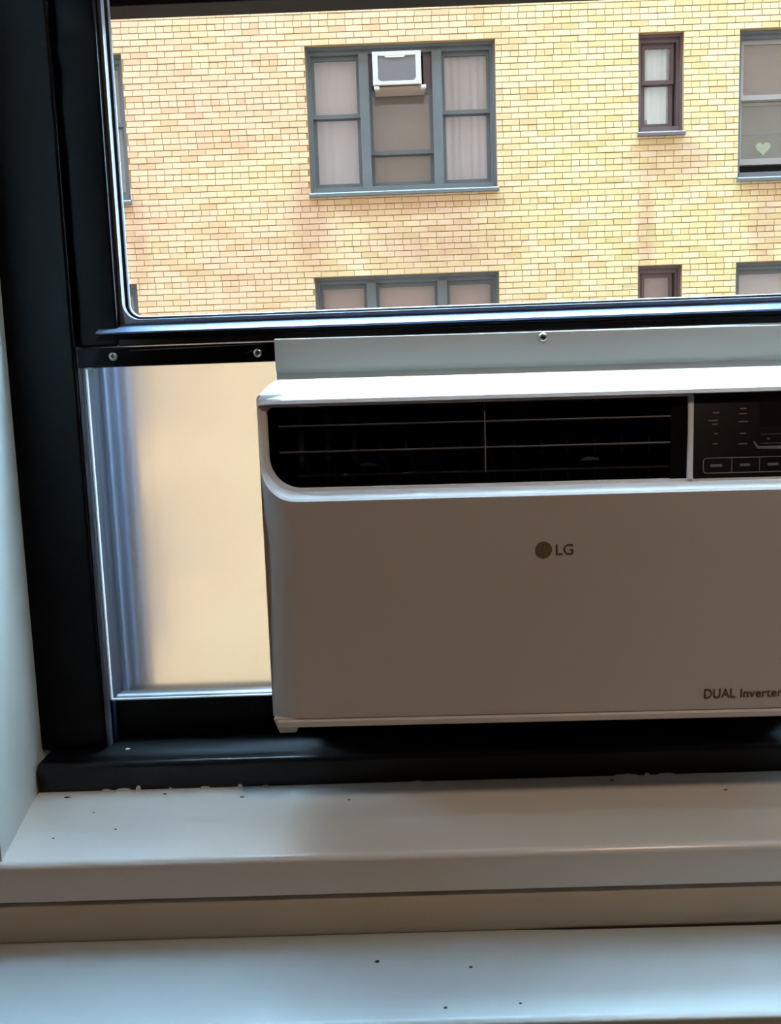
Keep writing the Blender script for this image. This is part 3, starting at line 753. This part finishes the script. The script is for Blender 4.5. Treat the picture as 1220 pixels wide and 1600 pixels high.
TL = [(-.86, -.300), (-.188, .552), (.664, 1.227)]; TM = [(-.300, -.188), (.552, .664)]
for o in openings:
    x0, x1, z0, z1, kind = o
    fm = M['far_frame'] if kind != 'small' else M['far_brown']
    first = abs(z1 - rowA) < .01; second = abs(z1 - rowB) < .01
    rz = z1 - .745
    if kind == 'triple':
        if first:
            q_w = far_window(o, fm, [TL[0], TL[2]], TM, [rz, rz])
            # the middle light: both sashes dropped to make room for the air conditioner
            zr = 3.10; y = WF + .13
            q = MB(); far_frame(q, TL[1][0], TL[1][1], zr - .02, 3.80, y, y + .03, .035, .035, .045, .045); q.build('sash', fm, q_w, BB)
            box(TL[1][0] + .035, TL[1][1] - .035, y + .013, y + .018, zr + .025, 3.755).build('pane', M['farglass'], q_w, BB)
            q = MB(); far_frame(q, TL[1][0], TL[1][1], z0 + .075, zr + .02, y + .034, y + .064, .04, .04, .045, .07); q.build('sash', fm, q_w, BB)
            box(TL[1][0] + .04, TL[1][1] - .04, y + .047, y + .052, z0 + .145, zr - .025).build('pane', M['farglass'], q_w, BB)
            box(.455, TL[1][1], y, y + .02, 3.80, z1 - .075).build('filler_panel', M['far_brown'], q_w, BB)
            box(TL[1][0], -.150, y, y + .02, 3.80, z1 - .075).build('filler_panel', M['far_brown'], q_w, BB)
            hang('curtain', -.85, -.31, z0 + .08, z1 - .08, M['sheer'], 'plain pale grey curtain in left light of the upper triple window', 'curtain', amp=.006, seed=1)
            hang('curtain', .675, 1.215, z0 + .08, z1 - .08, M['sheer'], 'pale pleated curtain in right light of the upper triple window', 'curtain', amp=.018, wave=.09, seed=2)
            hang('shade', -.18, .545, z0 + .08, 3.80, M['taupe'], 'taupe shade behind the middle light below the far air conditioner', 'shade', amp=.004, wave=.5, seed=3)
        else:
            q_w = far_window(o, fm, TL, TM, [rz] * 3)
            if second:
                for (a, b), nm, sd in zip(TL, ('left', 'middle', 'right'), (4, 5, 6)):
                    hang('shade', a + .01, b - .01, z0 + .08, z1 - .08, M['beige'], 'beige shade in the %s light of the lower triple window' % nm, 'shade', amp=.004, wave=.4, seed=sd)
            else:
                for a, b in TL: hang('shade', a + .01, b - .01, z0 + .08, z1 - .08, M['beige'], amp=.004, wave=.4, parent=q_w)
    elif kind == 'small':
        q_w = far_window(o, fm, [(x0 + .075, x1 - .075)], [], [z1 - .50])
        if first:
            hang('curtain', x0 + .09, x1 - .09, z1 - .95, z1 - .09, M['white_cloth'], 'bright white gathered curtain in the narrow upper window', 'curtain', amp=.022, wave=.075, y=WF + .24, seed=7)
            c = MB().cyl((3.085, WF + .215, z0 + .16), .02, .05, 'z', 12, .012); tag(c.build('ornament', M['far_white'], None, (3.085, WF + .215, z0 + .16), smooth=40), 'tiny white ornament in lower left corner of the narrow upper window', 'ornament')
        elif second:
            hang('curtain', x0 + .08, x1 - .08, z0 + .08, z1 - .08, M['beige'], 'dull pinkish grey curtain in the narrow lower window', 'curtain', amp=.010, seed=8)
        else: hang('curtain', x0 + .08, x1 - .08, z0 + .08, z1 - .08, M['beige'], amp=.010, seed=8, parent=q_w)
    else:
        right = x0 > 0
        m1, m2 = x0 + (x1 - x0) * .29, x0 + (x1 - x0) * .34
        if right: lt = [(x0 + .055, x0 + .95), (x0 + 1.05, x1 - .055)]; mu = [(x0 + .95, x0 + 1.05)]
        else: lt = [(x0 + .055, x1 - 1.05), (x1 - .95, x1 - .055)]; mu = [(x1 - 1.05, x1 - .95)]
        if right and first:
            x0r = x0
            q = far_window(o, fm, [lt[1]], mu, [rz + .03]); q_w = q
            y = WF + .13; a, b = lt[0]
            g = MB(); far_frame(g, a, b, rz + .01, z1 - .075, y, y + .03, .045, .035, .045, .055); g.build('sash', M['far_light'], q_w, BB)
            box(a + .045, b - .035, y + .013, y + .018, rz + .065, z1 - .12).build('pane', M['farglass'], q_w, BB)
            g = MB(); far_frame(g, a, b, z0 + .19, rz + .05, y + .034, y + .064, .045, .04, .045, .07); g.build('sash', M['far_light'], q_w, BB)
            box(a + .045, b - .04, y + .047, y + .052, z0 + .26, rz + .005).build('pane', M['farglass'], q_w, BB)
            hang('shade', x0 + .06, x1 - .06, rz - .02, z1 - .08, M['taupe'], 'taupe blind drawn over the upper half of the right-hand upper window', 'blind', amp=.004, wave=.5, seed=9)
            hang('curtain', x0 + .06, x1 - .06, z0 + .20, rz - .03, M['greenish'], 'grey-green curtain in the lower half of the right-hand upper window', 'curtain', amp=.008, wave=.3, y=WF + .245, seed=10)
            # the pale heart
            hp = []
            for i in range(24):
                t = 2 * math.pi * i / 24
                hp.append((4.475 + .0055 * 16 * math.sin(t) ** 3, 3.02 + .0055 * (13 * math.cos(t) - 5 * math.cos(2 * t) - 2 * math.cos(3 * t) - math.cos(4 * t))))
            h = MB(); h.prism(hp, 'y', WF + .205, WF + .215)
            tag(h.build('heart_ornament', M['heart'], None, (4.475, WF + .21, 3.02), bevel=.003), 'small pale green heart behind the glass of the right-hand upper window', 'ornament')
            bar = box(x0 + .10, x0 + .92, WF + .205, WF + .225, 3.165, 3.18); tag(bar.build('shelf', M['far_brown'], None, (x0 + .5, WF + .215, 3.165)), 'thin dark shelf across the right-hand upper window above the heart', 'shelf')
        else:
            q_w = far_window(o, fm, lt, mu, [rz] * 2)
            if first and not right:
                hang('curtain', x0 + .06, x1 - .06, z0 + .08, z1 - .08, M['lace'], 'pale blue-grey curtain in the window cut off at the left', 'curtain', amp=.012, seed=12)
            elif second:
                hang('shade', x0 + .06, x1 - .06, z0 + .08, z1 - .08, M['sheer'] if right else M['lace'], 'off-white shade in the wide lower window at the right' if right else 'pale shade in the lower window just inside the left sash edge', 'shade', amp=.004, wave=.5, seed=13 + right)
            else: hang('shade', x0 + .06, x1 - .06, z0 + .08, z1 - .08, M['beige'], amp=.004, wave=.5, parent=q_w)

# air conditioner hung out of the upper triple window
AB = (.15, 9.70, 3.77)
fa = empty('air_conditioner', AB, 'small white air conditioner sticking out of the upper triple window across the way', 'air conditioner')
ax0, ax1, az0, az1, ay = -.136, .420, 3.772, 4.130, 9.68
q = MB(); q.box(ax0 + .015, ax1 - .015, ay + .012, 9.90, az0 + .01, az1 - .01); q.build('case', M['far_white'], fa, AB, bevel=.006)
q = MB(); pts_o = [(ax0, az0), (ax1, az0), (ax1, az1), (ax0, az1)]
far_frame(q, ax0, ax1, az0, az1, ay, ay + .03, .062, .062, .045, .038)
q.prism([(ax0 + .155, az1 - .066), (ax0 + .36, az1 - .066), (ax0 + .385, az1 - .045), (ax0 + .135, az1 - .045)], 'y', ay, ay + .02)
q.prism([(ax1 - .062, az0 + .038), (ax1 - .062, az0 + .066), (ax1 - .095, az0 + .038)], 'y', ay, ay + .02)
q.prism([(ax0 + .062, az0 + .038), (ax0 + .095, az0 + .038), (ax0 + .062, az0 + .060)], 'y', ay, ay + .02)
q.build('back_frame', M['far_white'], fa, AB, bevel=.003)
q = MB(); q.box(ax0 + .05, ax1 - .05, ay + .008, ay + .016, az0 + .03, az1 - .03); coil = q.build('coil_mesh', M['far_coil'], fa, AB)
for i in range(16):
    x = ax0 + .075 + i * (.565 - .15) / 15; box(x - .002, x + .002, ay + .004, ay + .009, az0 + .040, az1 - .047).build('coil_fin', M['far_coil'], coil, AB)
box(-.115, .46, ay + .03, 9.93, 3.735, 3.760).build('support_tray', M['taupe'], fa, AB, bevel=.003)
for xa, xb in ((-.125, -.065), (.41, .47)): box(xa, xb, ay + .005, ay + .05, 3.728, 3.762).build('bracket', M['far_white'], fa, AB, bevel=.002)
